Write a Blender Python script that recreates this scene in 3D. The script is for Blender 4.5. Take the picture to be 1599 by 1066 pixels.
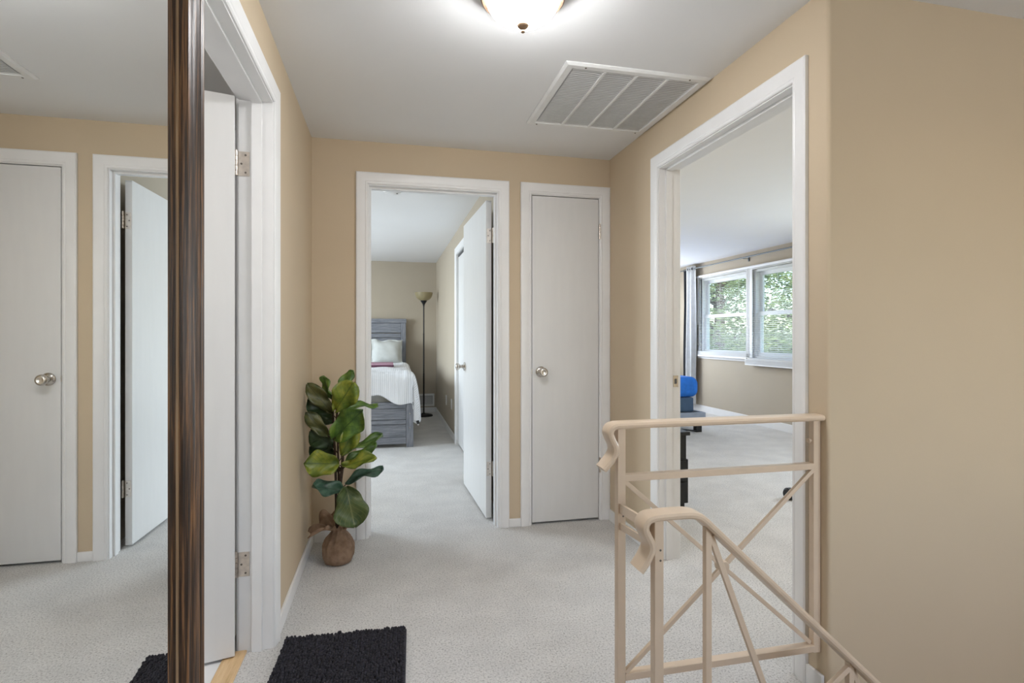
import bpy, bmesh, math, random
from mathutils import Vector, Matrix
R = math.radians
PI = math.pi
scene = bpy.context.scene
C = scene.collection
for o in list(bpy.data.objects):
    bpy.data.objects.remove(o, do_unlink=True)
random.seed(4)

# ------------------------------------------------------------------ camera, sky, lights, exposure
cam_d = bpy.data.cameras.new('camera')
cam_d.sensor_fit = 'HORIZONTAL'; cam_d.sensor_width = 36.0
cam_d.lens = 36.0 * 845.25 / 1599.0
cam_d.shift_y = -8.84 / 1599.0
cam_d.clip_start = 0.02
cam = bpy.data.objects.new('camera', cam_d); C.objects.link(cam)
cam.location = (0, 0, 1.1596); cam.rotation_euler = (R(90), 0, -0.2246)
scene.camera = cam
vs = scene.view_settings
vs.view_transform = 'Standard'; vs.look = 'None'; vs.gamma = 1.0; vs.use_curve_mapping = False
vs.exposure = 0.35

world = bpy.data.worlds.new('sky'); scene.world = world; world.use_nodes = True
wn = world.node_tree.nodes; wl = world.node_tree.links; wn.clear()
w_out = wn.new('ShaderNodeOutputWorld'); w_bg = wn.new('ShaderNodeBackground'); w_sky = wn.new('ShaderNodeTexSky')
w_sky.sky_type = 'NISHITA'; w_sky.sun_disc = False; w_sky.sun_elevation = R(55); w_sky.sun_rotation = R(200)
w_sky.air_density = 1.0; w_sky.dust_density = 1.5
w_bg.inputs['Strength'].default_value = 0.42
wl.new(w_sky.outputs[0], w_bg.inputs[0]); wl.new(w_bg.outputs[0], w_out.inputs[0])

def area_light(name, loc, rot, sx, sy, power, col):
    d = bpy.data.lights.new(name, 'AREA'); d.shape = 'RECTANGLE'; d.size = sx; d.size_y = sy
    d.energy = power; d.color = col
    o = bpy.data.objects.new(name, d); C.objects.link(o); o.location = loc; o.rotation_euler = rot
    return o
DAY = (0.80, 0.91, 1.0)
sun_d = bpy.data.lights.new('sun', 'SUN'); sun_d.energy = 2.4; sun_d.angle = R(1.0); sun_d.color = (1, .95, .87)
sun_o = bpy.data.objects.new('sun', sun_d); C.objects.link(sun_o)
sun_o.rotation_euler = Vector((0.15, 0.45, -0.88)).to_track_quat('-Z', 'Y').to_euler()
# unseen sources: bedroom window daylight; guest and landing lights are added fill
area_light('daylight_bedroom_window', (-3.05, 5.95, 1.38), (R(52), 0, R(-90)), 2.3, 1.25, 132, DAY)
area_light('fill_guest_side', (4.86, 3.3, 1.42), (R(72), 0, R(90)), 1.9, 1.2, 38, (0.87, 0.95, 1.0))  # added fill, set in an invented opening of the window wall
area_light('fill_guest_end', (3.25, 8.47, 1.45), (R(90), 0, R(180)), 2.0, 1.2, 76, (0.90, 0.96, 1.0))  # added to brighten the far ceiling and window wall of the guest room
area_light('fill_landing', (1.95, -1.30, 1.35), (R(108), 0, R(0)), 1.8, 1.2, 20, (0.93, 0.97, 1.0))  # added fill from behind the camera for the stair wall and far wall
area_light('fill_guest_ceiling', (2.25, 2.55, 2.24), (0, 0, 0), 0.4, 0.4, 6, (1.0, 0.97, 0.93))  # unseen downlight added to brighten the guest room, no fixture modelled
bl_d = bpy.data.lights.new('fill_bath', 'POINT'); bl_d.energy = 13; bl_d.shadow_soft_size = .12; bl_d.color = (1.0, 0.98, 0.96)
bl_o = bpy.data.objects.new('fill_bath', bl_d); C.objects.link(bl_o); bl_o.location = (-1.45, 1.15, 2.10)  # unseen point light added to brighten the bathroom door and ceiling
LAMP_STRENGTH = 68.0

# ------------------------------------------------------------------ measured room
XL, XR, D, H = -0.4195, 1.3672, 3.2101, 2.2729
TK = 0.115                       # wall thickness
D2 = D + TK                      # bedroom side of the far wall
XR2 = XR + TK
BX, BY = 0.711, 8.31             # bedroom right wall, bedroom far wall
GX = 4.68                        # guest room window wall
YS = 1.456                       # stair wall

# ------------------------------------------------------------------ materials
MATS = {}
def newmat(name):
    m = bpy.data.materials.new(name); m.use_nodes = True
    nt = m.node_tree; b = nt.nodes['Principled BSDF']
    MATS[name] = m
    return m, nt, b
def coords(nt, scale=(1, 1, 1), kind='Object'):
    tc = nt.nodes.new('ShaderNodeTexCoord'); mp = nt.nodes.new('ShaderNodeMapping')
    mp.inputs['Scale'].default_value = scale
    nt.links.new(tc.outputs[kind], mp.inputs['Vector'])
    return mp.outputs[0]
def noise(nt, vec, scale, detail=3, rough=.5):
    n = nt.nodes.new('ShaderNodeTexNoise'); n.inputs['Scale'].default_value = scale
    n.inputs['Detail'].default_value = detail; n.inputs['Roughness'].default_value = rough
    nt.links.new(vec, n.inputs['Vector']); return n
def ramp(nt, src, stops):
    r = nt.nodes.new('ShaderNodeValToRGB')
    e = r.color_ramp.elements
    while len(e) < len(stops): e.new(.5)
    for i, (p, c) in enumerate(stops):
        e[i].position = p; e[i].color = (*c, 1)
    nt.links.new(src, r.inputs[0]); return r
def bump(nt, b, src, strength, dist):
    n = nt.nodes.new('ShaderNodeBump'); n.inputs['Strength'].default_value = strength; n.inputs['Distance'].default_value = dist
    nt.links.new(src, n.inputs['Height']); nt.links.new(n.outputs[0], b.inputs['Normal']); return n
def simple(name, col, rough=.5, metal=0.0, var=.06, nscale=12, bstr=.0, bdist=.001, bscale=200, spec=.5, stretch=(1, 1, 1)):
    m, nt, b = newmat(name)
    v = coords(nt, stretch)
    n = noise(nt, v, nscale)
    lo = tuple(max(0, c * (1 - var)) for c in col); hi = tuple(min(1, c * (1 + var)) for c in col)
    r = ramp(nt, n.outputs[0], [(.3, lo), (.7, hi)])
    nt.links.new(r.outputs[0], b.inputs['Base Color'])
    b.inputs['Roughness'].default_value = rough; b.inputs['Metallic'].default_value = metal
    b.inputs['Specular IOR Level'].default_value = spec
    if bstr:
        n2 = noise(nt, v, bscale, 2); bump(nt, b, n2.outputs[0], bstr, bdist)
    return m
simple('tan_paint', (.60, .487, .345), .72, var=.015, nscale=3, bstr=.12, bdist=.0015, bscale=160, spec=.3)
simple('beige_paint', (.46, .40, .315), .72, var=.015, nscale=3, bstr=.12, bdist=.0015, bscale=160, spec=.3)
simple('bath_paint', (.78, .79, .80), .6, var=.015, nscale=3)
simple('ceiling_paint', (.80, .80, .80), .85, var=.01, nscale=2, bstr=.08, bdist=.002, bscale=90, spec=.2)
simple('white_trim', (.83, .825, .82), .35, var=.02, nscale=8, bstr=.05, bdist=.001, bscale=60)
simple('white_door', (.735, .73, .72), .38, var=.015, nscale=4, bstr=.05, bdist=.001, bscale=40, stretch=(6, 6, 1))
simple('rail_paint', (.68, .54, .405), .32, var=.04, nscale=14, bstr=.04, bdist=.001, bscale=60)
simple('nickel', (.60, .57, .53), .22, 1.0, var=.08, nscale=30)
simple('hinge_steel', (.66, .60, .54), .28, 1.0, var=.12, nscale=60)
simple('bronze', (.30, .20, .13), .38, .9, var=.25, nscale=25)
simple('screw_dark', (.18, .16, .14), .4, .9)
simple('black_metal', (.012, .012, .013), .42, .3)
simple('black_wood', (.008, .008, .009), .5, var=.3)
simple('rubber_black', (.01, .01, .012), .55)
simple('white_vinyl', (.86, .87, .88), .35, var=.01)
simple('blind_white', (.86, .87, .87), .45, var=.01)
simple('grille_white', (.80, .80, .79), .45, var=.03, nscale=20)
simple('grille_dark', (.10, .10, .10), .8)
simple('grille_grey', (.62, .62, .62), .8)
simple('rod_metal', (.14, .16, .17), .5, .6)
simple('curtain_grey', (.60, .61, .615), .8, var=.06, nscale=20, bstr=.2, bdist=.001, bscale=500)
simple('curtain_dark', (.012, .013, .017), .9)
simple('blue_sheet', (.012, .16, .62), .75, var=.12, nscale=18, bstr=.3, bdist=.01, bscale=14)
simple('box_spring', (.055, .10, .17), .85, var=.1)
simple('bed_board_blue', (.30, .35, .44), .6, var=.08)
simple('linen_pillow', (.56, .575, .55), .85, var=.04, nscale=20, bstr=.25, bdist=.006, bscale=18)
simple('plum_fleece', (.10, .035, .06), .9, var=.2, nscale=40)
simple('pink_fleece', (.42, .25, .31), .9, var=.12, nscale=40)
simple('tag_black', (.01, .01, .012), .7)
simple('lamp_glass_tan', (.30, .25, .14), .35, var=.1)
simple('outlet_white', (.80, .80, .80), .4)
simple('tile_white', (.80, .80, .80), .25, var=.02)
simple('grout', (.55, .55, .54), .8)
simple('ground_grass', (.10, .16, .05), .9, var=.3, nscale=4)
simple('bark', (.10, .07, .045), .9, var=.3, nscale=25, bstr=.5, bdist=.01, bscale=40)
simple('stem_brown', (.055, .032, .020), .75, var=.35, nscale=60, bstr=.4, bdist=.003, bscale=150)
simple('siding', (.45, .47, .5), .7, var=.04)

# carpet: cut pile, speckled with the shadows between tufts
m, nt, b = newmat('carpet')
v = coords(nt)
n1 = noise(nt, v, 140, 4, .8); n2 = noise(nt, v, 5, 3); n3 = noise(nt, v, 420, 2, .6)
r1 = ramp(nt, n1.outputs[0], [(.33, (.24, .225, .21)), (.46, (.78, .755, .725)), (.66, (.95, .93, .90))])
r2 = ramp(nt, n2.outputs[0], [(.35, (.90, .90, .90)), (.65, (1, 1, 1))])
mx = nt.nodes.new('ShaderNodeMix'); mx.data_type = 'RGBA'; mx.blend_type = 'MULTIPLY'; mx.inputs[0].default_value = 1
nt.links.new(r1.outputs[0], mx.inputs[6]); nt.links.new(r2.outputs[0], mx.inputs[7])
nt.links.new(mx.outputs[2], b.inputs['Base Color']); b.inputs['Roughness'].default_value = 1
b.inputs['Specular IOR Level'].default_value = .05; b.inputs['Sheen Weight'].default_value = .15
ad = nt.nodes.new('ShaderNodeMath'); ad.operation = 'ADD'
nt.links.new(n1.outputs[0], ad.inputs[0]); nt.links.new(n3.outputs[0], ad.inputs[1])
bump(nt, b, ad.outputs[0], .7, .010)

def wood(name, c0, c1, c2, stretch, scale=6, rough=.45):
    m, nt, b = newmat(name)
    v = coords(nt, stretch); n = noise(nt, v, scale, 6, .65)
    r = ramp(nt, n.outputs[0], [(.32, c0), (.5, c1), (.68, c2)])
    nt.links.new(r.outputs[0], b.inputs['Base Color']); b.inputs['Roughness'].default_value = rough
    bump(nt, b, n.outputs[0], .25, .003)
wood('frame_wood', (.008, .005, .004), (.055, .027, .014), (.27, .13, .05), (45, 45, 1.0), 5, .36)
wood('frame_gilt', (.22, .13, .07), (.36, .23, .13), (.46, .31, .19), (70, 70, 1.0), 5, .4)
wood('grey_wood', (.13, .14, .165), (.21, .22, .25), (.31, .32, .345), (1.2, 10, 14), 5, .6)
wood('grey_wood_vertical', (.13, .14, .165), (.21, .22, .25), (.31, .32, .345), (14, 10, 1.2), 5, .6)
wood('oak_strip', (.52, .33, .15), (.66, .45, .24), (.74, .54, .31), (20, 1.5, 20), 4, .4)

m, nt, b = newmat('mirror_glass')
v = coords(nt); n = noise(nt, v, 2, 1)
r = ramp(nt, n.outputs[0], [(0, (.90, .915, .905)), (1, (.92, .93, .925))])
nt.links.new(r.outputs[0], b.inputs['Base Color'])
b.inputs['Metallic'].default_value = 1; b.inputs['Roughness'].default_value = 0.0

m, nt, b = newmat('window_glass')
nt.nodes.remove(b); out = nt.nodes['Material Output']
tr = nt.nodes.new('ShaderNodeBsdfTransparent'); gl = nt.nodes.new('ShaderNodeBsdfGlossy'); gl.inputs['Roughness'].default_value = .02
ms = nt.nodes.new('ShaderNodeMixShader'); ms.inputs[0].default_value = .012
tr.inputs[0].default_value = (.94, .97, .96, 1)
nt.links.new(tr.outputs[0], ms.inputs[1]); nt.links.new(gl.outputs[0], ms.inputs[2]); nt.links.new(ms.outputs[0], out.inputs[0])

m, nt, b = newmat('lamp_glass_lit')
v = coords(nt); n = noise(nt, v, 6, 2)
r = ramp(nt, n.outputs[0], [(.3, (.95, .96, .98)), (.7, (.97, .98, 1.0))])
nt.links.new(r.outputs[0], b.inputs['Emission Color']); b.inputs['Emission Strength'].default_value = LAMP_STRENGTH
b.inputs['Base Color'].default_value = (.9, .85, .78, 1); b.inputs['Roughness'].default_value = .3

m, nt, b = newmat('duvet')
v = coords(nt, (1, 1, 1), 'UV'); w = nt.nodes.new('ShaderNodeTexWave'); w.wave_type = 'BANDS'; w.bands_direction = 'X'
w.inputs['Scale'].default_value = 8; w.inputs['Distortion'].default_value = .3
nt.links.new(v, w.inputs['Vector'])
r = ramp(nt, w.outputs[1], [(.25, (.66, .67, .69)), (.5, (.84, .845, .86))])
nt.links.new(r.outputs[0], b.inputs['Base Color']); b.inputs['Roughness'].default_value = .85
n = noise(nt, v, 9, 3); bump(nt, b, n.outputs[0], .35, .02)

m, nt, b = newmat('burlap')
v = coords(nt); n = noise(nt, v, 30, 4); n2 = noise(nt, v, 700, 2)
r = ramp(nt, n.outputs[0], [(.3, (.22, .135, .085)), (.7, (.36, .245, .165))])
nt.links.new(r.outputs[0], b.inputs['Base Color']); b.inputs['Roughness'].default_value = .95
bump(nt, b, n2.outputs[0], .5, .002)

m, nt, b = newmat('rug_chenille')
v = coords(nt); n = noise(nt, v, 60, 2)
r = ramp(nt, n.outputs[0], [(.3, (.006, .005, .009)), (.7, (.020, .018, .027))])
nt.links.new(r.outputs[0], b.inputs['Base Color']); b.inputs['Roughness'].default_value = .9
b.inputs['Sheen Weight'].default_value = .06

def leafmat(name, dark, mid, light, vein):
    m, nt, b = newmat(name)
    tc = nt.nodes.new('ShaderNodeTexCoord'); sp = nt.nodes.new('ShaderNodeSeparateXYZ')
    nt.links.new(tc.outputs['UV'], sp.inputs[0])
    n = noise(nt, tc.outputs['Object'], 22, 3)
    base = ramp(nt, n.outputs[0], [(.32, dark), (.5, mid), (.72, light)])
    def math_(op, a, bb=None, val=None):
        k = nt.nodes.new('ShaderNodeMath'); k.operation = op
        nt.links.new(a, k.inputs[0])
        if bb is not None: nt.links.new(bb, k.inputs[1])
        if val is not None: k.inputs[1].default_value = val
        return k.outputs[0]
    s = math_('ABSOLUTE', math_('SUBTRACT', sp.outputs[0], val=.5))
    rib = math_('LESS_THAN', s, val=.022)
    d = math_('SUBTRACT', math_('MULTIPLY', sp.outputs[1], val=7.0), math_('MULTIPLY', s, val=6.0))
    side = math_('LESS_THAN', math_('FRACT', d), val=.07)
    vn = math_('MAXIMUM', rib, side)
    mx = nt.nodes.new('ShaderNodeMix'); mx.data_type = 'RGBA'
    nt.links.new(math_('MULTIPLY', vn, val=.75), mx.inputs[0]); nt.links.new(base.outputs[0], mx.inputs[6]); mx.inputs[7].default_value = (*vein, 1)
    nt.links.new(mx.outputs[2], b.inputs['Base Color']); b.inputs['Roughness'].default_value = .42
    bump(nt, b, vn, .3, .002)
leafmat('leaf_green', (.035, .085, .012), (.085, .17, .022), (.17, .26, .035), (.03, .07, .015))
leafmat('leaf_yellow', (.07, .12, .012), (.17, .21, .02), (.30, .30, .03), (.06, .10, .015))
leafmat('leaf_olive', (.035, .050, .012), (.080, .085, .022), (.13, .12, .035), (.03, .035, .01))
leafmat('leaf_shaded', (.016, .034, .012), (.030, .058, .018), (.050, .085, .028), (.02, .04, .014))  # deeper green puts the shade on the back leaves into their colour
leafmat('leaf_blue', (.020, .055, .035), (.045, .105, .065), (.09, .16, .11), (.02, .05, .03))
leafmat('leaf_big', (.035, .070, .022), (.075, .115, .035), (.12, .145, .05), (.22, .23, .09))

m, nt, b = newmat('foliage')
v = coords(nt); n = noise(nt, v, 1.7, 4)
r = ramp(nt, n.outputs[0], [(.3, (.06, .10, .03)), (.55, (.16, .22, .07)), (.75, (.32, .36, .14))])
nt.links.new(r.outputs[0], b.inputs['Base Color']); b.inputs['Roughness'].default_value = .7

# ------------------------------------------------------------------ helpers
def vec(p): return Vector(p)
def box(bm, x0, x1, y0, y1, z0, z1):
    vs_ = [bm.verts.new(p) for p in ((x0, y0, z0), (x1, y0, z0), (x1, y1, z0), (x0, y1, z0), (x0, y0, z1), (x1, y0, z1), (x1, y1, z1), (x0, y1, z1))]
    for f in ((0, 3, 2, 1), (4, 5, 6, 7), (0, 1, 5, 4), (1, 2, 6, 5), (2, 3, 7, 6), (3, 0, 4, 7)):
        bm.faces.new([vs_[i] for i in f])
def bar(bm, a, b_, w, t, up=(0, 0, 1)):
    """square bar from a to b, w across, t along 'up'"""
    a = vec(a); b_ = vec(b_); d = (b_ - a).normalized(); u = vec(up)
    s = d.cross(u).normalized(); u = s.cross(d).normalized()
    q = []
    for p in (a, b_):
        for i, j in ((-1, -1), (1, -1), (1, 1), (-1, 1)):
            q.append(bm.verts.new(p + s * (w / 2 * i) + u * (t / 2 * j)))
    for f in ((0, 1, 2, 3), (7, 6, 5, 4), (0, 4, 5, 1), (1, 5, 6, 2), (2, 6, 7, 3), (3, 7, 4, 0)):
        bm.faces.new([q[i] for i in f])
def lathe(bm, prof, center=(0, 0, 0), axis='Z', seg=28, cap=True):
    """prof: list of (radius, height) along the axis"""
    c = vec(center); rings = []
    def P(r, h, a):
        x, y = r * math.cos(a), r * math.sin(a)
        if axis == 'Z': return c + Vector((x, y, h))
        if axis == 'Y': return c + Vector((x, h, -y))
        if axis == '-Y': return c + Vector((x, -h, y))
        if axis == 'X': return c + Vector((h, x, y))
        return c + Vector((-h, x, -y))
    for r, h in prof:
        if r < 1e-6: rings.append([bm.verts.new(P(0, h, 0))])
        else: rings.append([bm.verts.new(P(r, h, 2 * PI * k / seg)) for k in range(seg)])
    for A, B in zip(rings[:-1], rings[1:]):
        for k in range(seg):
            k2 = (k + 1) % seg
            if len(A) == 1 and len(B) == 1: continue
            if len(A) == 1: bm.faces.new((A[0], B[k2], B[k]))
            elif len(B) == 1: bm.faces.new((A[k], A[k2], B[0]))
            else: bm.faces.new((A[k], A[k2], B[k2], B[k]))
    if cap:
        if len(rings[0]) > 1: bm.faces.new(list(reversed(rings[0])))
        if len(rings[-1]) > 1: bm.faces.new(rings[-1])
def tube(bm, pts, rads, seg=8):
    pts = [vec(p) for p in pts]; rings = []
    if not isinstance(rads, (list, tuple)): rads = [rads] * len(pts)
    ref = Vector((.3, .9, .1))
    for i, p in enumerate(pts):
        d = (pts[min(i + 1, len(pts) - 1)] - pts[max(i - 1, 0)]).normalized()
        s = d.cross(ref)
        if s.length < .05: s = d.cross(Vector((1, 0, 0)))
        s.normalize(); u = s.cross(d)
        rings.append([bm.verts.new(p + (s * math.cos(2 * PI * k / seg) + u * math.sin(2 * PI * k / seg)) * rads[i]) for k in range(seg)])
    for A, B in zip(rings[:-1], rings[1:]):
        for k in range(seg):
            bm.faces.new((A[k], A[(k + 1) % seg], B[(k + 1) % seg], B[k]))
    bm.faces.new(list(reversed(rings[0]))); bm.faces.new(rings[-1])
def sweep_xz(bm, path, prof, y):
    """sweep a closed profile [(normal offset, y offset)] along a path [(x, z)] standing in a plane of constant y"""
    rings = []
    n = len(path)
    for i, (x, z) in enumerate(path):
        x0, z0 = path[max(i - 1, 0)]; x1, z1 = path[min(i + 1, n - 1)]
        tx, tz = x1 - x0, z1 - z0; l = math.hypot(tx, tz); tx /= l; tz /= l
        nx, nz = -tz, tx
        rings.append([bm.verts.new((x + nx * a, y + b_, z + nz * a)) for a, b_ in prof])
    k = len(prof)
    for A, B in zip(rings[:-1], rings[1:]):
        for j in range(k):
            bm.faces.new((A[j], A[(j + 1) % k], B[(j + 1) % k], B[j]))
    bm.faces.new(list(reversed(rings[0]))); bm.faces.new(rings[-1])
def mitre(bm, P, a0, a1, z0, z1, prof, closed):
    """mitred moulding round a rectangle; P(a, z, h) gives the point; prof = [(t outward, h off the wall)]"""
    if closed: cs = [(-1, -1), (-1, 1), (1, 1), (1, -1)]
    else: cs = [(-1, 0), (-1, 1), (1, 1), (1, 0)]
    rings = []
    for sx, sz in cs:
        ring = []
        for t, h in prof:
            a = (a0 - t) if sx < 0 else (a1 + t)
            z = z1 + t if sz > 0 else (z0 - t if sz < 0 else z0)
            ring.append(bm.verts.new(P(a, z, h)))
        rings.append(ring)
    pairs = list(zip(rings[:-1], rings[1:])) + ([(rings[-1], rings[0])] if closed else [])
    k = len(prof)
    for A, B in pairs:
        for j in range(k):
            bm.faces.new((A[j], A[(j + 1) % k], B[(j + 1) % k], B[j]))
    if not closed:
        bm.faces.new(rings[0]); bm.faces.new(list(reversed(rings[-1])))
def mk(name, bm, mat, parent=None, smooth=False, bevel=0, angle=40):
    bmesh.ops.recalc_face_normals(bm, faces=bm.faces[:])
    me = bpy.data.meshes.new(name); bm.to_mesh(me); bm.free()
    return mk_me(name, me, mat, parent, smooth, bevel, angle)
def mk_me(name, me, mat, parent=None, smooth=False, bevel=0, angle=40):
    o = bpy.data.objects.new(name, me); C.objects.link(o)
    if not me.materials: me.materials.append(MATS[mat])
    if parent is not None:
        o.parent = parent
    if bevel:
        md = o.modifiers.new('bevel', 'BEVEL'); md.width = bevel; md.segments = 2; md.limit_method = 'ANGLE'; md.angle_limit = R(50)
    if smooth:
        me.polygons.foreach_set('use_smooth', [True] * len(me.polygons))
        try: me.set_sharp_from_angle(angle=R(angle))
        except Exception: pass
    return o
def tag(o, label, cat, group=None, kind=None):
    o['label'] = label; o['category'] = cat
    if group: o['group'] = group
    if kind: o['kind'] = kind
    return o
def thing(name, label, cat, loc=(0, 0, 0), rz=0, group=None, kind=None):
    o = bpy.data.objects.new(name, None); C.objects.link(o); o.empty_display_size = .1
    o.location = loc; o.rotation_euler = (0, 0, rz)
    return tag(o, label, cat, group, kind)
def NB(): return bmesh.new()
def boxes(name, lst, mat, parent=None, bevel=0):
    bm = NB()
    for q in lst: box(bm, *q)
    return mk(name, bm, mat, parent, bevel=bevel)
def struct(name, lst, mat, label, cat, bevel=0):
    return tag(boxes(name, lst, mat, None, bevel), label, cat, kind='structure')

def wall_cells(a0, a1, z0, z1, openings):
    cuts = sorted({a0, a1} | {o[0] for o in openings} | {o[1] for o in openings})
    res = []
    for p, q in zip(cuts[:-1], cuts[1:]):
        mid = (p + q) / 2; spans = sorted((o[2], o[3]) for o in openings if o[0] < mid < o[1])
        z = z0
        for s0, s1 in spans:
            if s0 > z: res.append((p, q, z, s0))
            z = s1
        if z < z1: res.append((p, q, z, z1))
    return res
def wall_x(name, x0, x1, y0, y1, z0, z1, op, mat, label):
    return struct(name, [(x0, x1, a, b_, c, d) for a, b_, c, d in wall_cells(y0, y1, z0, z1, op)], mat, label, 'wall')
def wall_y(name, y0, y1, x0, x1, z0, z1, op, mat, label):
    return struct(name, [(a, b_, y0, y1, c, d) for a, b_, c, d in wall_cells(x0, x1, z0, z1, op)], mat, label, 'wall')

# ------------------------------------------------------------------ room shell
JT = 0.018                               # jamb lining thickness
ZT = 2.025                               # head of the door openings
LD = (1.362, 2.157)                      # left doorway (y)
BD = (-0.109, 0.643)                     # bedroom doorway (x)
CD = (0.857, 1.297)                      # hall closet (x)
RD = (1.612, 2.562)                      # right doorway (y)
KD = (4.45, 5.760)                       # bedroom closet (y)
def rough(o): return (o[0] - JT, o[1] + JT, 0, ZT + JT)

struct('floor', [(-.51, .69, -1.2, 3.212, -.12, 0), (.69, 1.40, YS, 3.212, -.12, 0), (.69, 3.9, -1.2, .45, -.12, 0),
                 (-2.9, 1.40, 3.212, BY, -.12, 0), (1.40, GX, YS + .03, BY, -.12, 0)], 'carpet',
       'speckled pale grey beige cut pile carpet running through hall and bedrooms', 'floor')
cl = struct('ceiling', [(-3.05, GX + .5, -1.35, BY + .5, H, H + .12)], 'ceiling_paint', 'flat white painted ceiling of hall and rooms', 'ceiling')
wall_x('wall_left', XL - TK, XL, -1.2, D, 0, H, [rough(LD)], 'tan_paint', 'tan painted hall wall with the white framed bathroom doorway')
wall_y('wall_far', D, D2, -2.9, XR, 0, H, [rough(BD), rough(CD)], 'tan_paint', 'tan painted end wall with bedroom doorway and narrow closet door')
wall_x('wall_right', XR, XR2, YS + .012, BY, 0, H, [rough(RD)], 'tan_paint', 'tan painted hall wall with the wide doorway to the guest room')
wall_y('wall_stair', YS, YS + TK, XR + .012, GX, -2.7, H, [], 'tan_paint', 'plain tan painted wall beside the stairwell')
bm = NB(); lathe(bm, [(.012, -2.6), (.012, H)], (XR + .012, YS + .012, 0), 'Z', 16)
tag(mk('trim_5', bm, 'tan_paint', None, True), 'rounded tan corner bead at the stair end of the hall wall', 'trim', kind='structure')
wall_y('wall_back', -1.35, -1.2, XL - TK, 4.0, 0, H, [(1.0, 2.9, .7, 2.0)], 'tan_paint', 'tan painted wall at the near end of the landing')
wall_x('wall_landing', 3.9, 4.0, -1.2, .45, 0, H, [], 'tan_paint', 'tan painted wall of the landing near the stair head')
wall_y('wall_stair_near', .335, .45, .69, 3.9, -2.7, -.001, [], 'tan_paint', 'tan painted near wall of the stairwell')
wall_x('wall_stair_end', 3.9, 4.0, .45, YS, -2.7, H, [], 'tan_paint', 'tan painted wall at the foot of the stairs')
wall_x('wall_bedroom_right', BX, BX + TK, D2, BY, 0, H, [rough(KD)], 'beige_paint', 'beige painted bedroom side wall with outlets and closet door')
wall_y('wall_bedroom_far', BY, BY + .12, -3.02, BX + TK, 0, H, [], 'beige_paint', 'beige painted bedroom wall behind the grey headboard')
wall_x('wall_bedroom_left', -3.02, -2.9, D, BY, 0, H, [(4.8, 7.1, .76, 2.0)], 'beige_paint', 'beige painted bedroom outer wall with the unseen window')
W1 = (6.36, 7.47); W2 = (5.13, 6.24); WZ = (.87, 2.03)
wall_x('wall_guest_window', GX, GX + .15, YS, BY, 0, H, [(W1[0], W1[1], *WZ), (W2[0], W2[1], *WZ), (2.35, 4.25, .82, 2.02)], 'beige_paint',
       'beige painted guest room wall holding the pair of blinded windows')
wall_y('wall_guest_far', BY, BY + .12, XR, GX + .15, 0, H, [(2.25, 4.25, .85, 2.05)], 'beige_paint', 'beige painted end wall of the guest room')
wall_x('wall_bath_left', -2.1, -2.0, .3, D, 0, H, [], 'bath_paint', 'pale painted bathroom wall')
wall_y('wall_bath_near', .2, .3, -2.1, XL - TK, 0, H, [], 'bath_paint', 'pale painted near wall of the bathroom')
wall_y('wall_bath_far', D - .02, D, -2.0, XL - TK, 0, H, [], 'bath_paint', 'pale painted far wall of the bathroom')
struct('floor_bathroom', [(-2.1, -.54, .3, D - .02, -.12, -.004)], 'grout', 'pale grouted bathroom floor under white tiles', 'floor')
tiles = bpy.data.objects['floor_bathroom']
tm = NB(); box(tm, -.148, .148, -.148, .148, -.004, .002); tme = bpy.data.meshes.new('tile'); bmesh.ops.recalc_face_normals(tm, faces=tm.faces[:]); tm.to_mesh(tme); tm.free()
for i in range(4):
    for j in range(9):
        t_ = mk_me('tile', tme, 'tile_white', tiles); t_.location = (-.725 - .3 * i, .50 + .3 * j, 0)
tag(boxes('threshold', [(-.578, -.506, LD[0], LD[1], -.004, .007)], 'oak_strip', bevel=.003), 'light oak threshold strip under the bathroom door', 'threshold')
# stairs going down beside the stair wall
st = []
for i in range(12):
    x0 = .69 + .225 * i
    st.append((x0, x0 + .25, .45, YS, -2.7, -.2 * (i + 1)))
struct('stairs', st, 'carpet', 'carpeted stairs going down beside the tan wall', 'stairs')
struct('floor_lower', [(.4, 4.0, .2, YS + .1, -2.8, -2.7)], 'carpet', 'carpeted floor at the foot of the stairs', 'floor')

# baseboards
BBH, BBT = .068, .012
def baseboard(name, lst, label):
    return struct(name, lst, 'white_trim', label, 'baseboard', bevel=.003)
CW = 0.066
baseboard('baseboard_left', [(XL, XL + BBT, LD[1] + CW + .004, D, 0, BBH), (XL, XL + BBT, -1.2, LD[0] - CW - .004, 0, BBH)], 'white baseboard along the hall wall beside the plant')
baseboard('baseboard_far', [(XL + BBT, BD[0] - CW - .005, D - BBT, D, 0, BBH), (BD[1] + CW + .005, CD[0] - CW - .005, D - BBT, D, 0, .05)], 'white baseboard between the two doors of the end wall')
baseboard('baseboard_right', [(XR - BBT, XR, RD[1] + CW + .005, D - .017, 0, BBH), (XR - BBT, XR, YS + .016, RD[0] - CW - .005, 0, BBH)], 'white baseboard beside the wide guest room doorway')
baseboard('baseboard_bedroom', [(BX - BBT, BX, KD[1] + CW + .005, BY, 0, .075), (-2.9, BX - BBT, BY - BBT, BY, 0, .075)], 'white baseboard round the bedroom corner by the lamp')
baseboard('baseboard_guest', [(GX - BBT, GX, YS + TK, BY, 0, .10)], 'white baseboard under the guest room windows')

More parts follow.
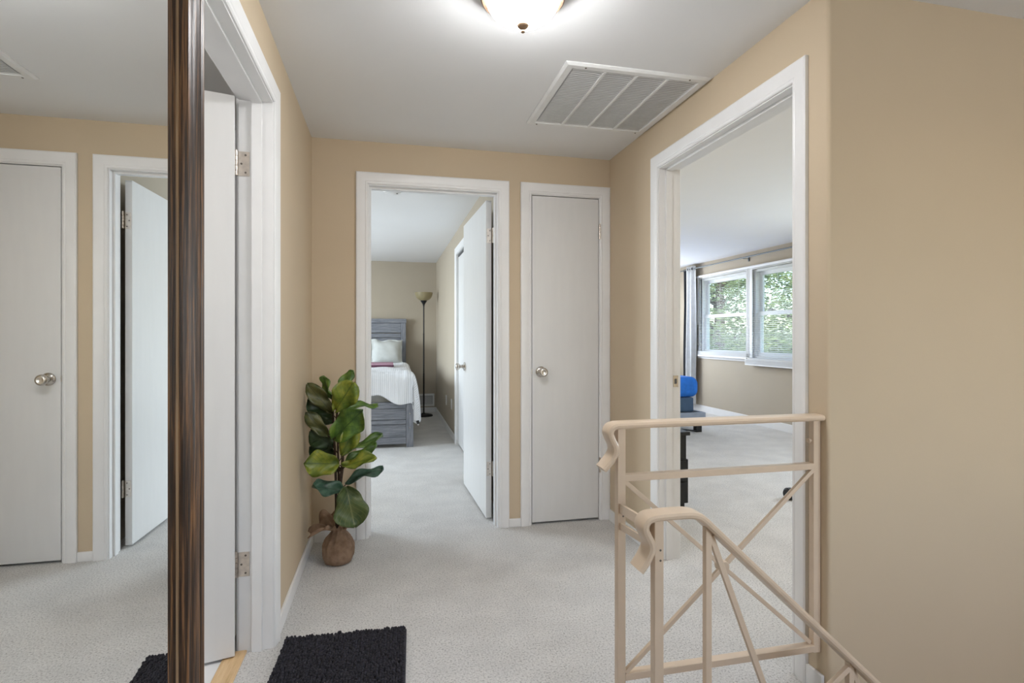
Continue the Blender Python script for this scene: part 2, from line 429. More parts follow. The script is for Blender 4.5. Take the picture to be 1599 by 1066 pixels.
# door casings, jambs and stops
CAS = [(0, 0), (0, .007), (.004, .0105), (.012, .0125), (.016, .0105), (.020, .0125), (.044, .016), (.060, .0165), (.066, .013), (.066, 0)]
def doorway(n, P, o, depth, label, stop=.062, far_side=True):
    """P(a, z, h): a along the wall, h out of the hall face; the wall runs from h=0 to h=-depth"""
    t = thing('trim_%d' % n, label, 'door frame', kind='structure')
    bm = NB(); mitre(bm, P, o[0] - .005, o[1] + .005, 0, ZT + .005, CAS, False); mk('casing', bm, 'white_trim', t, True, angle=25)
    if far_side:
        bm = NB(); mitre(bm, lambda a, z, h: P(a, z, -depth - h), o[0] - .005, o[1] + .005, 0, ZT + .005, CAS, False); mk('casing', bm, 'white_trim', t, True, angle=25)
    bm = NB()
    mitre(bm, P, o[0], o[1], 0, ZT, [(0, .001), (JT, .001), (JT, -depth - .001), (0, -depth - .001)], False); mk('jamb', bm, 'white_trim', t)
    bm = NB()
    mitre(bm, P, o[0] + .011, o[1] - .011, 0, ZT - .011, [(0, -depth + stop - .016), (.011, -depth + stop - .016), (.011, -depth + stop + .018), (0, -depth + stop + .018)], False)
    mk('door_stop', bm, 'white_trim', t)
    return t
trim1 = doorway(1, lambda a, z, h: Vector((XL + h, a, z)), LD, TK, 'white painted frame of the bathroom doorway beside the mirror')
trim2 = doorway(2, lambda a, z, h: Vector((a, D - h, z)), BD, TK, 'white painted frame of the bedroom doorway beside the plant')
trim3 = doorway(3, lambda a, z, h: Vector((a, D - h, z)), CD, TK, 'white painted frame of the narrow hall closet', stop=.04, far_side=False)
trim4 = doorway(4, lambda a, z, h: Vector((XR - h, a, z)), RD, TK, 'white painted frame of the wide guest room doorway')
trim6 = doorway(6, lambda a, z, h: Vector((BX - h, a, z)), KD, TK, 'white painted frame of the bedroom closet', stop=.04, far_side=False)
# strike plate on the guest room jamb
bm = NB(); box(bm, 1.446, 1.474, RD[1] - .0022, RD[1] - .0002, .893, .953); mk('strike_plate', bm, 'nickel', trim4, bevel=.001)
bm = NB(); box(bm, 1.453, 1.466, RD[1] - .003, RD[1] - .0024, .910, .936); mk('strike_hole', bm, 'grille_dark', trim4)

# ------------------------------------------------------------------ doors
DT = .035
def knob(parent, x, y, z, axis, side):
    k = bpy.data.objects.new('knob', None)
    bm = NB()
    lathe(bm, [(.0, .026), (.012, .026), (.0125, .034), (.017, .040), (.0255, .048), (.0285, .056), (.0275, .064), (.022, .070), (.016, .0715), (.013, .0700), (.0, .0700)], (x, y, z), axis, 32)
    kn = mk('knob', bm, 'nickel', parent, True, angle=60)
    bm = NB(); lathe(bm, [(0, 0), (.033, 0), (.033, .004), (.029, .009), (.016, .013), (.012, .028), (0, .028)], (x, y, z), axis, 32)
    mk('rosette', bm, 'nickel', kn, True, angle=35)
    return kn
def leaf(parent, w, z0, z1, mat='white_door'):
    bm = NB(); box(bm, .002, w, -DT, 0, z0, z1)
    return mk('door_leaf', bm, mat, parent, bevel=.0015)
def knuckle(parent, x, y, z, r=.006, h=.09):
    bm = NB()
    for k in range(5):
        lathe(bm, [(r, z - h / 2 + k * h / 5 + .0008), (r, z - h / 2 + (k + 1) * h / 5 - .0008)], (x, y, 0), 'Z', 14)
    lathe(bm, [(r * .8, z + h / 2), (r * .8, z + h / 2 + .004), (0, z + h / 2 + .005)], (x, y, 0), 'Z', 12)
    return mk('hinge', bm, 'hinge_steel', parent, True)
def plate_y(hg, x0, x1, y, z, side, screws):
    """hinge leaf lying on a face of constant y, proud towards side*y"""
    bm = NB(); box(bm, x0, x1, min(y, y + side * .0022), max(y, y + side * .0022), z - .045, z + .045)
    mk('hinge_plate', bm, 'hinge_steel', hg, bevel=.001)
    for fx, fz in screws:
        bm = NB(); lathe(bm, [(.0038, .0), (.0038, .0012), (0, .0014)], (x0 + (x1 - x0) * fx, y + side * .0022, z + fz), 'Y' if side > 0 else '-Y', 10); mk('screw', bm, 'screw_dark', hg)
SCR = [(.35, .032), (.72, 0), (.35, -.032)]
HZ = (.322, 1.790)

# door_1: bathroom door, hinged on the far jamb and swung into the bathroom
hx, hy = XL - TK - .007, LD[1] - .010
d1 = thing('door_1', 'white flush bathroom door standing open behind the mirror frame', 'door', (hx, hy, 0), R(180 + 15), kind='structure')
bm = NB(); box(bm, .004, .735, 0.0, DT, .012, 2.02); mk('door_leaf', bm, 'white_door', d1, bevel=.0015)
knob(d1, .675, DT, .93, 'Y', 1); knob(d1, .675, 0, .93, '-Y', 1)
for z in HZ:
    hg = knuckle(d1, 0.0, -.004, z, .0065)
    hg.parent = d1
    pl = NB(); box(pl, XL - TK - .001, XL - TK + .037, LD[1] - .0024, LD[1] - .0002, z - .045, z + .045)
    p_ = mk('hinge_plate', pl, 'hinge_steel', hg, bevel=.001)
    inv = (Matrix.Translation((hx, hy, 0)) @ Matrix.Rotation(R(195), 4, 'Z')).inverted()
    p_.matrix_parent_inverse = inv
    for fx, fz in SCR:
        sc = NB(); lathe(sc, [(.0038, 0), (.0038, .0012), (0, .0014)], (XL - TK + .037 - .038 * fx, LD[1] - .0024, z + fz), '-Y', 10)
        s_ = mk('screw', sc, 'screw_dark', hg); s_.matrix_parent_inverse = inv

# door_2: bedroom door, hinged on the right jamb and opened along the side wall
hx2, hy2 = BD[1] - .004, D2 + .012
ang = math.atan2(.877, -.030)
d2 = thing('door_2', 'white flush bedroom door swung open into the bedroom', 'door', (hx2, hy2, 0), ang, kind='structure')
bm = NB(); box(bm, .022, .855, .004, .004 + DT, .014, 2.012); mk('door_leaf', bm, 'white_door', d2, bevel=.0015)
knob(d2, .795, .004 + DT, .925, 'Y', 1)
lb = NB(); box(lb, .855, .8565, .010, .033, .90, .955); mk('latch_plate', lb, 'nickel', d2)
for z in HZ:
    hg = knuckle(d2, .012, -.003, z, .0065)
    pl = NB(); box(pl, .0198, .022, .004, .034, z - .045, z + .045); mk('hinge_plate', pl, 'hinge_steel', hg, bevel=.001)
    for fx, fz in SCR:
        sc = NB(); lathe(sc, [(.0036, 0), (.0036, .0012), (0, .0014)], (.0198, .004 + .03 * fx, z + fz), '-X', 10); mk('screw', sc, 'screw_dark', hg)

# door_3: hall closet door, closed
d3 = thing('door_3', 'narrow white flush closet door with a round satin knob', 'door', (CD[0], D, 0), 0, kind='structure')
bm = NB(); box(bm, .0035, CD[1] - CD[0] - .0035, -.001, DT - .001, .014, ZT - .005); mk('door_leaf', bm, 'white_door', d3, bevel=.0015)
knob(d3, .058, -.001, .939, '-Y', 1)
lb = NB(); box(lb, -.0002, .0025, -.006, -.001, .925, .958); mk('latch_plate', lb, 'nickel', d3)
for z in (.345, 1.815):
    knuckle(d3, CD[1] - CD[0] + .002, -.009, z, .0065)

# door_4: bedroom closet sliding door
d4 = thing('door_4', 'white flush closet door on the bedroom side wall', 'door', (BX, KD[0], 0), 0, kind='structure')
bm = NB(); box(bm, .018, .05, .004, KD[1] - KD[0] - .004, .012, ZT - .03); mk('door_leaf', bm, 'white_door', d4, bevel=.0015)
bm = NB(); box(bm, .016, .06, .002, KD[1] - KD[0] - .002, ZT - .025, ZT - .002); mk('track', bm, 'grille_dark', d4)

# ------------------------------------------------------------------ mirror on the left wall
mg = thing('wall_mirror', 'tall mirror in a dark ridged wooden frame on the hall wall', 'mirror', (XL, .80, .14))
MY0, MY1, MZ0, MZ1 = -.335, .327, .08, 1.86     # glass, local
FP = [(0, .034), (0.000, .044), (.004, .052), (.010, .054), (.016, .050), (.022, .053), (.030, .058), (.040, .0605), (.047, .057), (.052, .052), (.057, .057), (.066, .060), (.076, .0575), (.081, .050), (.081, 0), (.004, 0)]
bm = NB(); mitre(bm, lambda a, z, h: Vector((h, a, z)), MY0, MY1, MZ0, MZ1, FP, True)
mk('mirror_frame', bm, 'frame_wood', mg, True, angle=25)
for q in ([(-.003, .0342), (-.003, .0360), (.001, .0375), (.001, .0342)], [(.0785, .050), (.0785, .0565), (.0825, .0535), (.0825, .046)]):
    bm = NB(); mitre(bm, lambda a, z, h: Vector((h, a, z)), MY0, MY1, MZ0, MZ1, q, True); mk('frame_edge', bm, 'frame_gilt', mg)
bm = NB(); box(bm, .002, .0345, MY0 - .003, MY1 + .003, MZ0 - .003, MZ1 + .003)
mk('mirror_pane', bm, 'mirror_glass', mg)

# ------------------------------------------------------------------ ceiling vent
vt = thing('ceiling_vent', 'large white louvred return air grille on the hall ceiling', 'vent', (.703, 2.085, H))
V = .655
bm = NB(); mitre(bm, lambda a, z, h: Vector((a, z, -h)), .040, V - .040, .040, V - .040, [(0, 0), (0, .006), (.004, .011), (.030, .011), (.040, .004), (.040, 0)], True)
mk('vent_frame', bm, 'grille_white', vt)
bm = NB(); box(bm, .038, V - .038, .038, V - .038, -.0025, -.0005); mk('vent_backing', bm, 'grille_grey', vt)
pw = (V - .08) / 4
for k in range(4):
    bm = NB(); x0 = .04 + k * pw
    n = 36
    for i in range(n):
        y = .043 + (V - .086) * (i + .5) / n
        bar(bm, (x0 + .005, y, -.0075), (x0 + pw - .005, y, -.0075), .0135, .0012, (0, -.22, 1))
    lv = mk('louver_panel', bm, 'grille_white', vt); lv['kind'] = 'stuff'
for k in range(1, 4):
    bm = NB(); x0 = .04 + k * pw; box(bm, x0 - .006, x0 + .006, .04, V - .04, -.012, -.003); mk('vent_divider', bm, 'grille_white', vt, bevel=.001)
for (sx, sy) in ((.09, .02), (V - .09, .02), (.05, V - .02), (V - .05, V - .02)):
    bm = NB(); lathe(bm, [(.004, -.013), (.004, -.0105)], (sx, sy, 0), 'Z', 10); mk('screw', bm, 'screw_dark', vt)

# ------------------------------------------------------------------ ceiling lamp
lp = thing('ceiling_lamp', 'lit frosted dome ceiling lamp with bronze rings and finial', 'lamp', (.415, 1.662, H))
bm = NB(); lathe(bm, [(.05, 0), (.148, 0), (.152, -.008), (.149, -.016), (.141, -.020), (.143, -.026), (.137, -.034), (.133, -.040), (.135, -.047), (.129, -.054), (.119, -.052), (.118, -.040), (.05, -.04)], (0, 0, 0), 'Z', 64)
mk('lamp_ring', bm, 'bronze', lp, True, angle=30)
pr_ = [(.117, -.043)]
for i in range(1, 17):
    a = i / 16 * PI / 2
    pr_.append((.117 * math.cos(a) if i < 16 else 0.0, -.043 - .084 * math.sin(a)))
bm = NB(); lathe(bm, pr_, (0, 0, 0), 'Z', 64, cap=False); mk('lamp_bowl', bm, 'lamp_glass_lit', lp, True, angle=80)
bm = NB(); lathe(bm, [(0, -.122), (.014, -.123), (.019, -.129), (.019, -.134), (.014, -.140), (.006, -.1435), (.0045, -.146), (.0065, -.149), (.0065, -.153), (.003, -.156), (0, -.157)], (0, 0, 0), 'Z', 24)
mk('finial', bm, 'bronze', lp, True, angle=50)

# ------------------------------------------------------------------ rug
rg = thing('bath_rug', 'black chenille noodle rug on the carpet before the bathroom door', 'rug', (-.172, 1.78, 0), R(-2.5))
RW, RL = .225, .40
bm = NB(); box(bm, -RW, RW, -RL, RL, .001, .009); mk('rug_base', bm, 'rug_chenille', rg, bevel=.003)
vv, ff = [], []
nx, ny = 46, 80
for i in range(nx):
    for j in range(ny):
        x = -RW + .004 + (2 * RW - .008) * (i + .5) / nx + random.uniform(-.0016, .0016)
        y = -RL + .004 + (2 * RL - .008) * (j + .5) / ny + random.uniform(-.0016, .0016)
        hh = .016 + random.uniform(-.003, .004); r = .0054; lx, ly = random.uniform(-.004, .004), random.uniform(-.004, .004)
        b0 = len(vv)
        for rr, z, q in ((r * .8, .008, .0), (r * 1.12, .008 + hh * .45, .4), (r * .8, .008 + hh * .85, .8)):
            for k in range(6):
                a = k * PI / 3
                vv.append((x + rr * math.cos(a) + lx * q, y + rr * math.sin(a) + ly * q, z))
        vv.append((x + lx, y + ly, .008 + hh))
        for s in range(2):
            for k in range(6):
                k2 = (k + 1) % 6
                ff.append((b0 + s * 6 + k, b0 + s * 6 + k2, b0 + s * 6 + 6 + k2, b0 + s * 6 + 6 + k))
        for k in range(6): ff.append((b0 + 12 + k, b0 + 12 + (k + 1) % 6, b0 + 18))
me = bpy.data.meshes.new('rug_pile'); me.from_pydata(vv, [], ff)
pile = mk_me('rug_pile', me, 'rug_chenille', rg, True, angle=80); pile['kind'] = 'stuff'

# ------------------------------------------------------------------ railings
CAP = [(-.008, -.024), (-.008, .024), (-.003, .029), (.003, .030), (.009, .026), (.011, .018), (.011, -.018), (.009, -.026), (.003, -.030), (-.003, -.029)]
def spline(pts, n=6):
    out = []
    for i in range(len(pts) - 1):
        p0 = pts[max(i - 1, 0)]; p1 = pts[i]; p2 = pts[i + 1]; p3 = pts[min(i + 2, len(pts) - 1)]
        for k in range(n):
            t = k / n
            out.append(tuple(.5 * (2 * b_ + (c - a) * t + (2 * a - 5 * b_ + 4 * c - d) * t * t + (3 * b_ - a - 3 * c + d) * t ** 3) for a, b_, c, d in zip(p0, p1, p2, p3)))
    out.append(pts[-1]); return out
YR = 1.498
r1 = thing('stair_railing', 'cream painted metal stair railing with crossed bars and scrolled ends', 'railing', (.672, YR, 0))
def L1(x): return x - .672
scroll = spline([(.612, .768), (.634, .790), (.650, .815), (.650, .835), (.640, .856), (.634, .874), (.641, .889), (.656, .894)], 5)
path = [(L1(x), z) for x, z in scroll] + [(L1(.70), .8945), (L1(1.0), .8945), (L1(1.3665), .8945)]
CAPS = [(-a, b_) for a, b_ in CAP]
# the scroll rises from its free tip to the level part, so the outside of the band is on the left of travel
bm = NB(); sweep_xz(bm, path, CAP, 0); mk('top_rail', bm, 'rail_paint', r1, True, angle=30)
bm = NB(); box(bm, -.0125, .0125, -.0125, .0125, 0, .888); mk('post', bm, 'rail_paint', r1, bevel=.002)
bm = NB(); box(bm, L1(1.340), L1(1.3665), -.010, .010, .135, .886); mk('wall_upright', bm, 'rail_paint', r1, bevel=.001)
bm = NB(); bar(bm, (.012, 0, .738), (L1(1.341), 0, .738), .022, .020); mk('middle_rail', bm, 'rail_paint', r1, bevel=.001)
bm = NB(); bar(bm, (.012, 0, .150), (L1(1.341), 0, .150), .028, .020); mk('bottom_rail', bm, 'rail_paint', r1, bevel=.001)
bm = NB(); bar(bm, (.014, .005, .727), (L1(1.339), .005, .162), .012, .013); mk('cross_bar', bm, 'rail_paint', r1, bevel=.001)
bm = NB(); bar(bm, (.014, -.006, .162), (L1(1.339), -.006, .727), .012, .013); mk('cross_bar', bm, 'rail_paint', r1, bevel=.001)
bm = NB(); lathe(bm, [(0, -.016), (.016, -.016), (.019, -.010), (.019, .010), (.016, .016), (0, .016)], ((L1(1.339) + .014) / 2, 0, .4445), 'Y', 20); mk('cross_boss', bm, 'rail_paint', r1, True)
bm = NB(); lathe(bm, [(.004, 0), (.004, .008), (.008, .009), (.008, .013), (0, .014)], (L1(1.340), 0, .82), '-X', 10); mk('wall_bracket', bm, 'rail_paint', r1)
# two flat links to the stair rail
def link(z0, z1, h):
    bm = NB(); bar(bm, (-.002, -.010, z0), (-.020, -.225, z1), .008, h); mk('link_bar', bm, 'rail_paint', r1, bevel=.001)
link(.650, .672, .028); link(.598, .628, .020)
for z in (.627, .603):
    bm = NB(); lathe(bm, [(.0028, 0), (.0028, .001), (0, .001)], (.004, -.0126, z), '-Y', 8); mk('screw_hole', bm, 'screw_dark', r1)

Y2 = 1.262; X2 = .667
before_ = set(r1.children)
def L2(x): return x - X2
r2 = r1
SL = .925
def zr(x): return .684 - SL * (x - .792)         # centre line of the sloping handrail
scroll = spline([(.612, .572), (.630, .596), (.643, .622), (.642, .642), (.632, .662), (.626, .680), (.634, .697), (.652, .7025)], 5)
flat = spline([(.652, .7025), (.70, .7035), (.750, .7025), (.775, .696), (.792, .684), (.82, zr(.82)), (.90, zr(.90))], 5)
path = [(L2(x), z) for x, z in scroll[:-1] + flat] + [(L2(1.6), zr(1.6)), (L2(2.6), zr(2.6))]
bm = NB(); sweep_xz(bm, path, CAP, 0); mk('handrail', bm, 'rail_paint', r2, True, angle=30)
bm = NB(); box(bm, -.0125, .0125, -.0125, .0125, 0, .697); mk('post', bm, 'rail_paint', r2, bevel=.002)
for z in (.618, .592):
    bm = NB(); lathe(bm, [(.0028, 0), (.0028, .001), (0, .001)], (.003, -.0126, z), '-Y', 8); mk('screw_hole', bm, 'screw_dark', r2)
bals = [.810, 1.254, 1.70, 2.145]
for xb in bals:
    bm = NB(); box(bm, L2(xb) - .0085, L2(xb) + .0085, -.0085, .0085, zr(xb) - .86 if xb > 1 else zr(xb) - .80, zr(xb) - .004); mk('baluster', bm, 'rail_paint', r2, bevel=.001)
for a, b_ in zip(bals[:-1], bals[1:]):
    bm = NB(); bar(bm, (L2(a) + .012, .004, zr(a) - .030), (L2(b_) - .008, .004, zr(b_) - .72), .012, .015); mk('cross_bar', bm, 'rail_paint', r2, bevel=.001)
    bm = NB(); bar(bm, (L2(a) + .008, -.004, zr(a) - .72), (L2(b_) - .008, -.004, zr(b_) - .018), .012, .015); mk('cross_bar', bm, 'rail_paint', r2, bevel=.001)
bm = NB(); bar(bm, (L2(bals[0]), 0, zr(bals[0]) - .745), (L2(bals[-1]), 0, zr(bals[-1]) - .745), .02, .02); mk('bottom_rail', bm, 'rail_paint', r2, bevel=.001)
# foot of the rail reaches the treads
bm = NB(); box(bm, L2(2.145) - .012, L2(2.145) + .012, -.012, .012, -1.4, zr(2.145) - .8); mk('post', bm, 'rail_paint', r2)

for o in r1.children:
    if o not in before_: o.location = (X2 - .672, Y2 - YR, 0)

# ------------------------------------------------------------------ fiddle leaf fig in burlap
pt = thing('potted_fig', 'fiddle leaf fig in a burlap wrapped pot in the hall corner', 'plant', (-.250, 2.905, 0))
PO = Vector((-.250, 2.905, 0))
bm = NB(); seg = 72; rings = []
prof = [(.050, .000), (.066, .008), (.077, .035), (.080, .065), (.077, .095), (.064, .125), (.045, .148), (.032, .162), (.030, .170)]
for i, (r, z) in enumerate(prof):
    f_ = i / (len(prof) - 1)
    ring = []
    for k in range(seg):
        a = 2 * PI * k / seg
        fold = 1 + (.015 + .17 * f_) * (abs(math.sin(4.5 * a + 3.2 * f_)) - .6) * (1 if f_ > .12 else .3) + .05 * f_ * math.sin(15 * a - 7 * f_)
        ring.append(bm.verts.new((r * fold * math.cos(a), r * fold * math.sin(a), z)))
    rings.append(ring)
for A, B in zip(rings[:-1], rings[1:]):
    for k in range(seg): bm.faces.new((A[k], A[(k + 1) % seg], B[(k + 1) % seg], B[k]))
bm.faces.new(list(reversed(rings[0]))); bm.faces.new(rings[-1])
mk('burlap_wrap', bm, 'burlap', pt, True, angle=70)
bm = NB(); rings = []
for i in range(9):
    s = i / 8; ring = []
    for k in range(96):
        a = 2 * PI * k / 96
        left = math.exp(-((a - 3.3) / .62) ** 2)
        ln = .048 + .062 * math.exp(-((a - 2.0) / .75) ** 2) + .088 * left
        lift = .62 + .16 * math.sin(9 * a) * (1 - left) - .50 * left
        rad = .029 + ln * s * (1 - .12 * s) * (1 + .14 * math.sin(11 * a))
        z = .166 + ln * lift * s - .030 * left * s * s + .012 * s * math.sin(8 * a + 1) + .016 * math.sin(PI * s) * (1 + .6 * math.sin(13 * a))
        ring.append(bm.verts.new((max(rad * math.cos(a), -.148), rad * math.sin(a), z)))
    rings.append(ring)
for A, B in zip(rings[:-1], rings[1:]):
    for k in range(96): bm.faces.new((A[k], A[(k + 1) % 96], B[(k + 1) % 96], B[k]))
co = mk('burlap_collar', bm, 'burlap', pt, True, angle=80)
md = co.modifiers.new('thick', 'SOLIDIFY'); md.thickness = .002
stems = [[(0, 0, .10), (.004, .0, .25), (.010, -.01, .40), (.022, -.02, .50), (.020, -.03, .58), (-.004, -.03, .70), (-.002, -.03, .80), (.004, 0, .90)],
         [(-.006, .004, .12), (-.012, .01, .32), (-.016, .02, .50), (-.024, .03, .66), (-.030, .02, .80), (-.032, .02, .86)],
         [(.006, .004, .12), (.002, .01, .36), (-.004, .03, .55), (-.01, .06, .70), (-.01, .07, .78)]]
for s_, rr in zip(stems, (.011, .008, .007)):
    q = spline(s_, 4); bm = NB(); tube(bm, q, [rr * (1 - .6 * i / len(q)) for i in range(len(q))], 10); mk('stem', bm, 'stem_brown', pt, True, angle=80)
LEAVES = [
    ((-0.246, 2.920, 0.866), (-0.180, 2.900, 0.985), 0.065, 'half', 'leaf_green'),
    ((-0.278, 2.930, 0.830), (-0.331, 2.920, 0.955), 0.070, 'side', 'leaf_green'),
    ((-0.259, 2.860, 0.785), (-0.169, 2.800, 0.930), 0.135, 'face', 'leaf_yellow'),
    ((-0.278, 2.930, 0.760), (-0.399, 2.880, 0.919), 0.085, 'face', 'leaf_olive'),
    ((-0.279, 2.970, 0.748), (-0.400, 2.920, 0.837), 0.105, 'down', 'leaf_shaded'),
    ((-0.295, 2.880, 0.648), (-0.400, 2.840, 0.783), 0.075, 'face', 'leaf_olive'),
    ((-0.251, 2.980, 0.766), (-0.052, 3.020, 0.792), 0.06, 'up', 'leaf_green'),
    ((-0.268, 2.850, 0.645), (-0.122, 2.780, 0.792), 0.150, 'face', 'leaf_green'),
    ((-0.230, 2.840, 0.562), (-0.158, 2.820, 0.701), 0.095, 'face', 'leaf_yellow'),
    ((-0.241, 2.970, 0.528), (-0.028, 3.020, 0.625), 0.075, 'up', 'leaf_green'),
    ((-0.227, 2.920, 0.485), (-0.057, 2.950, 0.588), 0.075, 'up', 'leaf_green'),
    ((-0.222, 2.860, 0.496), (-0.061, 2.800, 0.553), 0.085, 'half', 'leaf_yellow'),
    ((-0.215, 2.880, 0.406), (-0.024, 2.920, 0.468), 0.080, 'up', 'leaf_blue'),
    ((-0.242, 2.840, 0.518), (-0.400, 2.780, 0.543), 0.135, 'face', 'leaf_yellow'),
    ((-0.212, 2.840, 0.374), (-0.362, 2.780, 0.432), 0.095, 'half', 'leaf_blue'),
    ((-0.204, 2.820, 0.408), (-0.160, 2.760, 0.218), 0.170, 'face', 'leaf_big'),
    ((-0.275, 2.990, 0.573), (-0.400, 2.990, 0.666), 0.120, 'face', 'leaf_shaded'),
    ((-0.275, 2.990, 0.532), (-0.400, 3.000, 0.584), 0.110, 'face', 'leaf_shaded'),
    ((-0.234, 2.930, 0.470), (-0.326, 2.960, 0.468), 0.06, 'half', 'leaf_shaded'),
    ((-0.285, 3.030, 0.695), (-0.388, 3.050, 0.778), 0.12, 'face', 'leaf_shaded'),
]
def make_leaf(base, tip, width, mode, mat, i):
    rnd = random.Random(i * 7 + 1)
    b_ = vec(base) - PO; t_ = vec(tip) - PO
    d = t_ - b_; Ln = d.length; d.normalize()
    cam_dir = Vector((.05, -1, .12)).normalized()
    nrm = {'face': cam_dir, 'up': Vector((0, -.45, 1)), 'half': Vector((0, -.8, .9)), 'side': Vector((-.8, -.75, .1)), 'down': Vector((.2, -1, -.5))}[mode]
    nrm = (nrm - d * nrm.dot(d)).normalized(); s = d.cross(nrm).normalized()
    nu, nv = 8, 14
    vs_, fs, uv = [], [], []
    ph = rnd.uniform(0, 6)
    for j in range(nv + 1):
        t = j / nv
        w = (math.sin(PI * min(1, t ** .95 * .985 + .012)) ** .62) * (.62 + .55 * t - .16 * math.exp(-((t - .42) / .16) ** 2))
        w *= width * .5 * 1.14
        if t > .93: w *= .80 + .2 * (1 - (t - .93) / .07)
        for k in range(nu + 1):
            q = 2 * k / nu - 1
            along = t * Ln
            tipcut = -.028 * Ln * (1 - abs(q)) * (1 if t > .95 else 0)
            off = .13 * width * abs(q) ** 1.3 + .035 * Ln * math.sin(PI * t) - .05 * Ln * t * t + (.010 + .09 * width) * math.sin(9 * t + 3 * q + ph) * abs(q)
            vs_.append(b_ + d * (along + tipcut) + s * (w * q) + nrm * off); uv.append((k / nu, t))
    for j in range(nv):
        for k in range(nu):
            a = j * (nu + 1) + k; fs.append((a, a + 1, a + nu + 2, a + nu + 1))
    for v_ in vs_:
        if v_.x + PO.x < -.408: v_.x = -.408 - PO.x + rnd.uniform(0, .002)
        if v_.y + PO.y > 3.19: v_.y = 3.19 - PO.y
    me = bpy.data.meshes.new('leaf'); me.from_pydata([tuple(v_) for v_ in vs_], [], fs)
    ul = me.uv_layers.new(name='UVMap')
    for lp_ in me.loops: ul.data[lp_.index].uv = uv[lp_.vertex_index]
    o = mk_me('leaf', me, mat, pt, True, angle=80)
    md = o.modifiers.new('thick', 'SOLIDIFY'); md.thickness = .0012
    # leaf stalk running back to the nearest stem
    best = min((vec(p) for st_ in stems for p in spline(st_, 4)), key=lambda p: (p - b_ + Vector((0, 0, .03))).length)
    if (best - b_).length > .006:
        bm = NB(); mid = (best + b_) / 2 + Vector((0, 0, -.006)); tube(bm, [best, mid, b_ + d * .01], [.0032, .0028, .0024], 7); mk('leaf_stalk', bm, 'stem_brown', o, True, angle=80)
for i, lf in enumerate(LEAVES): make_leaf(*lf, i)

# ------------------------------------------------------------------ bedroom: bed
BR = .255; BL = -1.18                            # right and left side of the bed
FY, HY = 5.74, 8.20
bed = thing('panel_bed', 'weathered grey wooden panel bed with tall headboard in the bedroom', 'bed', ((BR + BL) / 2, 7.0, 0))
bo = Vector(((BR + BL) / 2, 7.0, 0))
def bbox(name, x0, x1, y0, y1, z0, z1, mat='grey_wood', bevel=.004):
    return boxes(name, [(x0 - bo.x, x1 - bo.x, y0 - bo.y, y1 - bo.y, z0, z1)], mat, bed, bevel)
for x0, x1 in ((BL, BL + .072), (BR - .072, BR)):
    bbox('headboard_post', x0, x1, HY, HY + .06, 0, 1.352, 'grey_wood_vertical'); bbox('footboard_post', x0, x1, FY, FY + .06, 0, .47, 'grey_wood_vertical')
bbox('headboard_cap', BL - .006, BR + .006, HY - .012, HY + .07, 1.352, 1.412)
for z0, z1, dy in ((1.205, 1.350, .016), (1.135, 1.195, .0), (.96, 1.130, .016), (.79, .955, .016), (.45, .785, .016)):
    bbox('headboard_plank', BL + .074, BR - .074, HY + dy, HY + .055, z0, z1)
for z0, z1, dy in ((.408, .470, 0.0), (.287, .405, .014), (.243, .284, 0.0), (.106, .240, .014), (.036, .104, 0.0)):
    bbox('footboard_plank', BL + .074, BR - .074, FY + dy, FY + .055, z0, z1)
for x0, x1 in ((BL + .005, BL + .035), (BR - .035, BR - .005)):
    bbox('side_rail', x0, x1, FY + .06, HY, .16, .42)
for z in (.20, .35):
    bm = NB(); lathe(bm, [(.006, 0), (.006, .004), (0, .006)], (BR - .036 - bo.x, FY - bo.y, z), '-Y', 12); mk('bolt_cap', bm, 'nickel', bed)
mt = tag(boxes('mattress', [(BL + .06, BR - .04, FY + .075, HY - .01, .36, .66)], 'linen_pillow', None, .04), 'pale mattress hidden under the striped white duvet', 'mattress')
# duvet: draped grid
ZT_, XE, YE = .70, BR - .030, FY + .03
vv, ff, uv = [], [], []
NA, NBB = 70, 80
A0, A1 = BL - .25, XE + .47; B0, B1 = 7.72, YE - .31
rnd = random.Random(3)
for j in range(NBB + 1):
    bb = B0 + (B1 - B0) * j / NBB
    for i in range(NA + 1):
        aa = A0 + (A1 - A0) * i / NA
        da = max(0, aa - XE); db = max(0, YE - bb)
        lim_b = .225 + .05 * math.sin(aa * 7) + .02 * math.sin(aa * 19)
        x, y = min(aa, XE), max(bb, YE)
        puff = .05 * math.exp(-da * 3 - db * 3) * (1 - .3 * math.sin(aa * 5 + bb * 3)) + .012 * math.sin(aa * 11 + bb * 4) + .010 * math.sin(bb * 13 - aa * 5)
        if da > 0 and db > 0:
            r = math.hypot(da, db); k = min(r * 1.1, .24 + .28 * (da / r) + .02 * math.sin(9 * da))
            th = math.atan2(db, da)
            out = .03 + .07 * (1 - math.exp(-r * 3.0))
            x += out * math.cos(th) * .8 + .02 * math.sin(th * 6); y -= out * math.sin(th) * .35 + .004 * math.cos(th * 6); z = ZT_ - k * (.97)
        elif da > 0:
            k = da; x += .03 + .055 * (1 - math.exp(-da * 4)) + .018 * math.sin(bb * 9) * min(1, da * 4); z = ZT_ - k * .93
        elif db > 0:
            k = min(db, lim_b); y -= .035 + .03 * (1 - math.exp(-db * 5)) + .012 * math.sin(aa * 13) * min(1, db * 5); z = ZT_ - k * .95
        else: z = ZT_
        dd = math.hypot(da, db)
        z += puff * max(0, 1 - dd * 2.2)
        vv.append((x, y, max(z, .16))); uv.append((aa * 2.0, bb * .25))
for j in range(NBB):
    for i in range(NA):
        a = j * (NA + 1) + i; ff.append((a, a + 1, a + NA + 2, a + NA + 1))
me = bpy.data.meshes.new('duvet'); me.from_pydata(vv, [], ff)
ul = me.uv_layers.new(name='UVMap')
for lp_ in me.loops: ul.data[lp_.index].uv = uv[lp_.vertex_index]
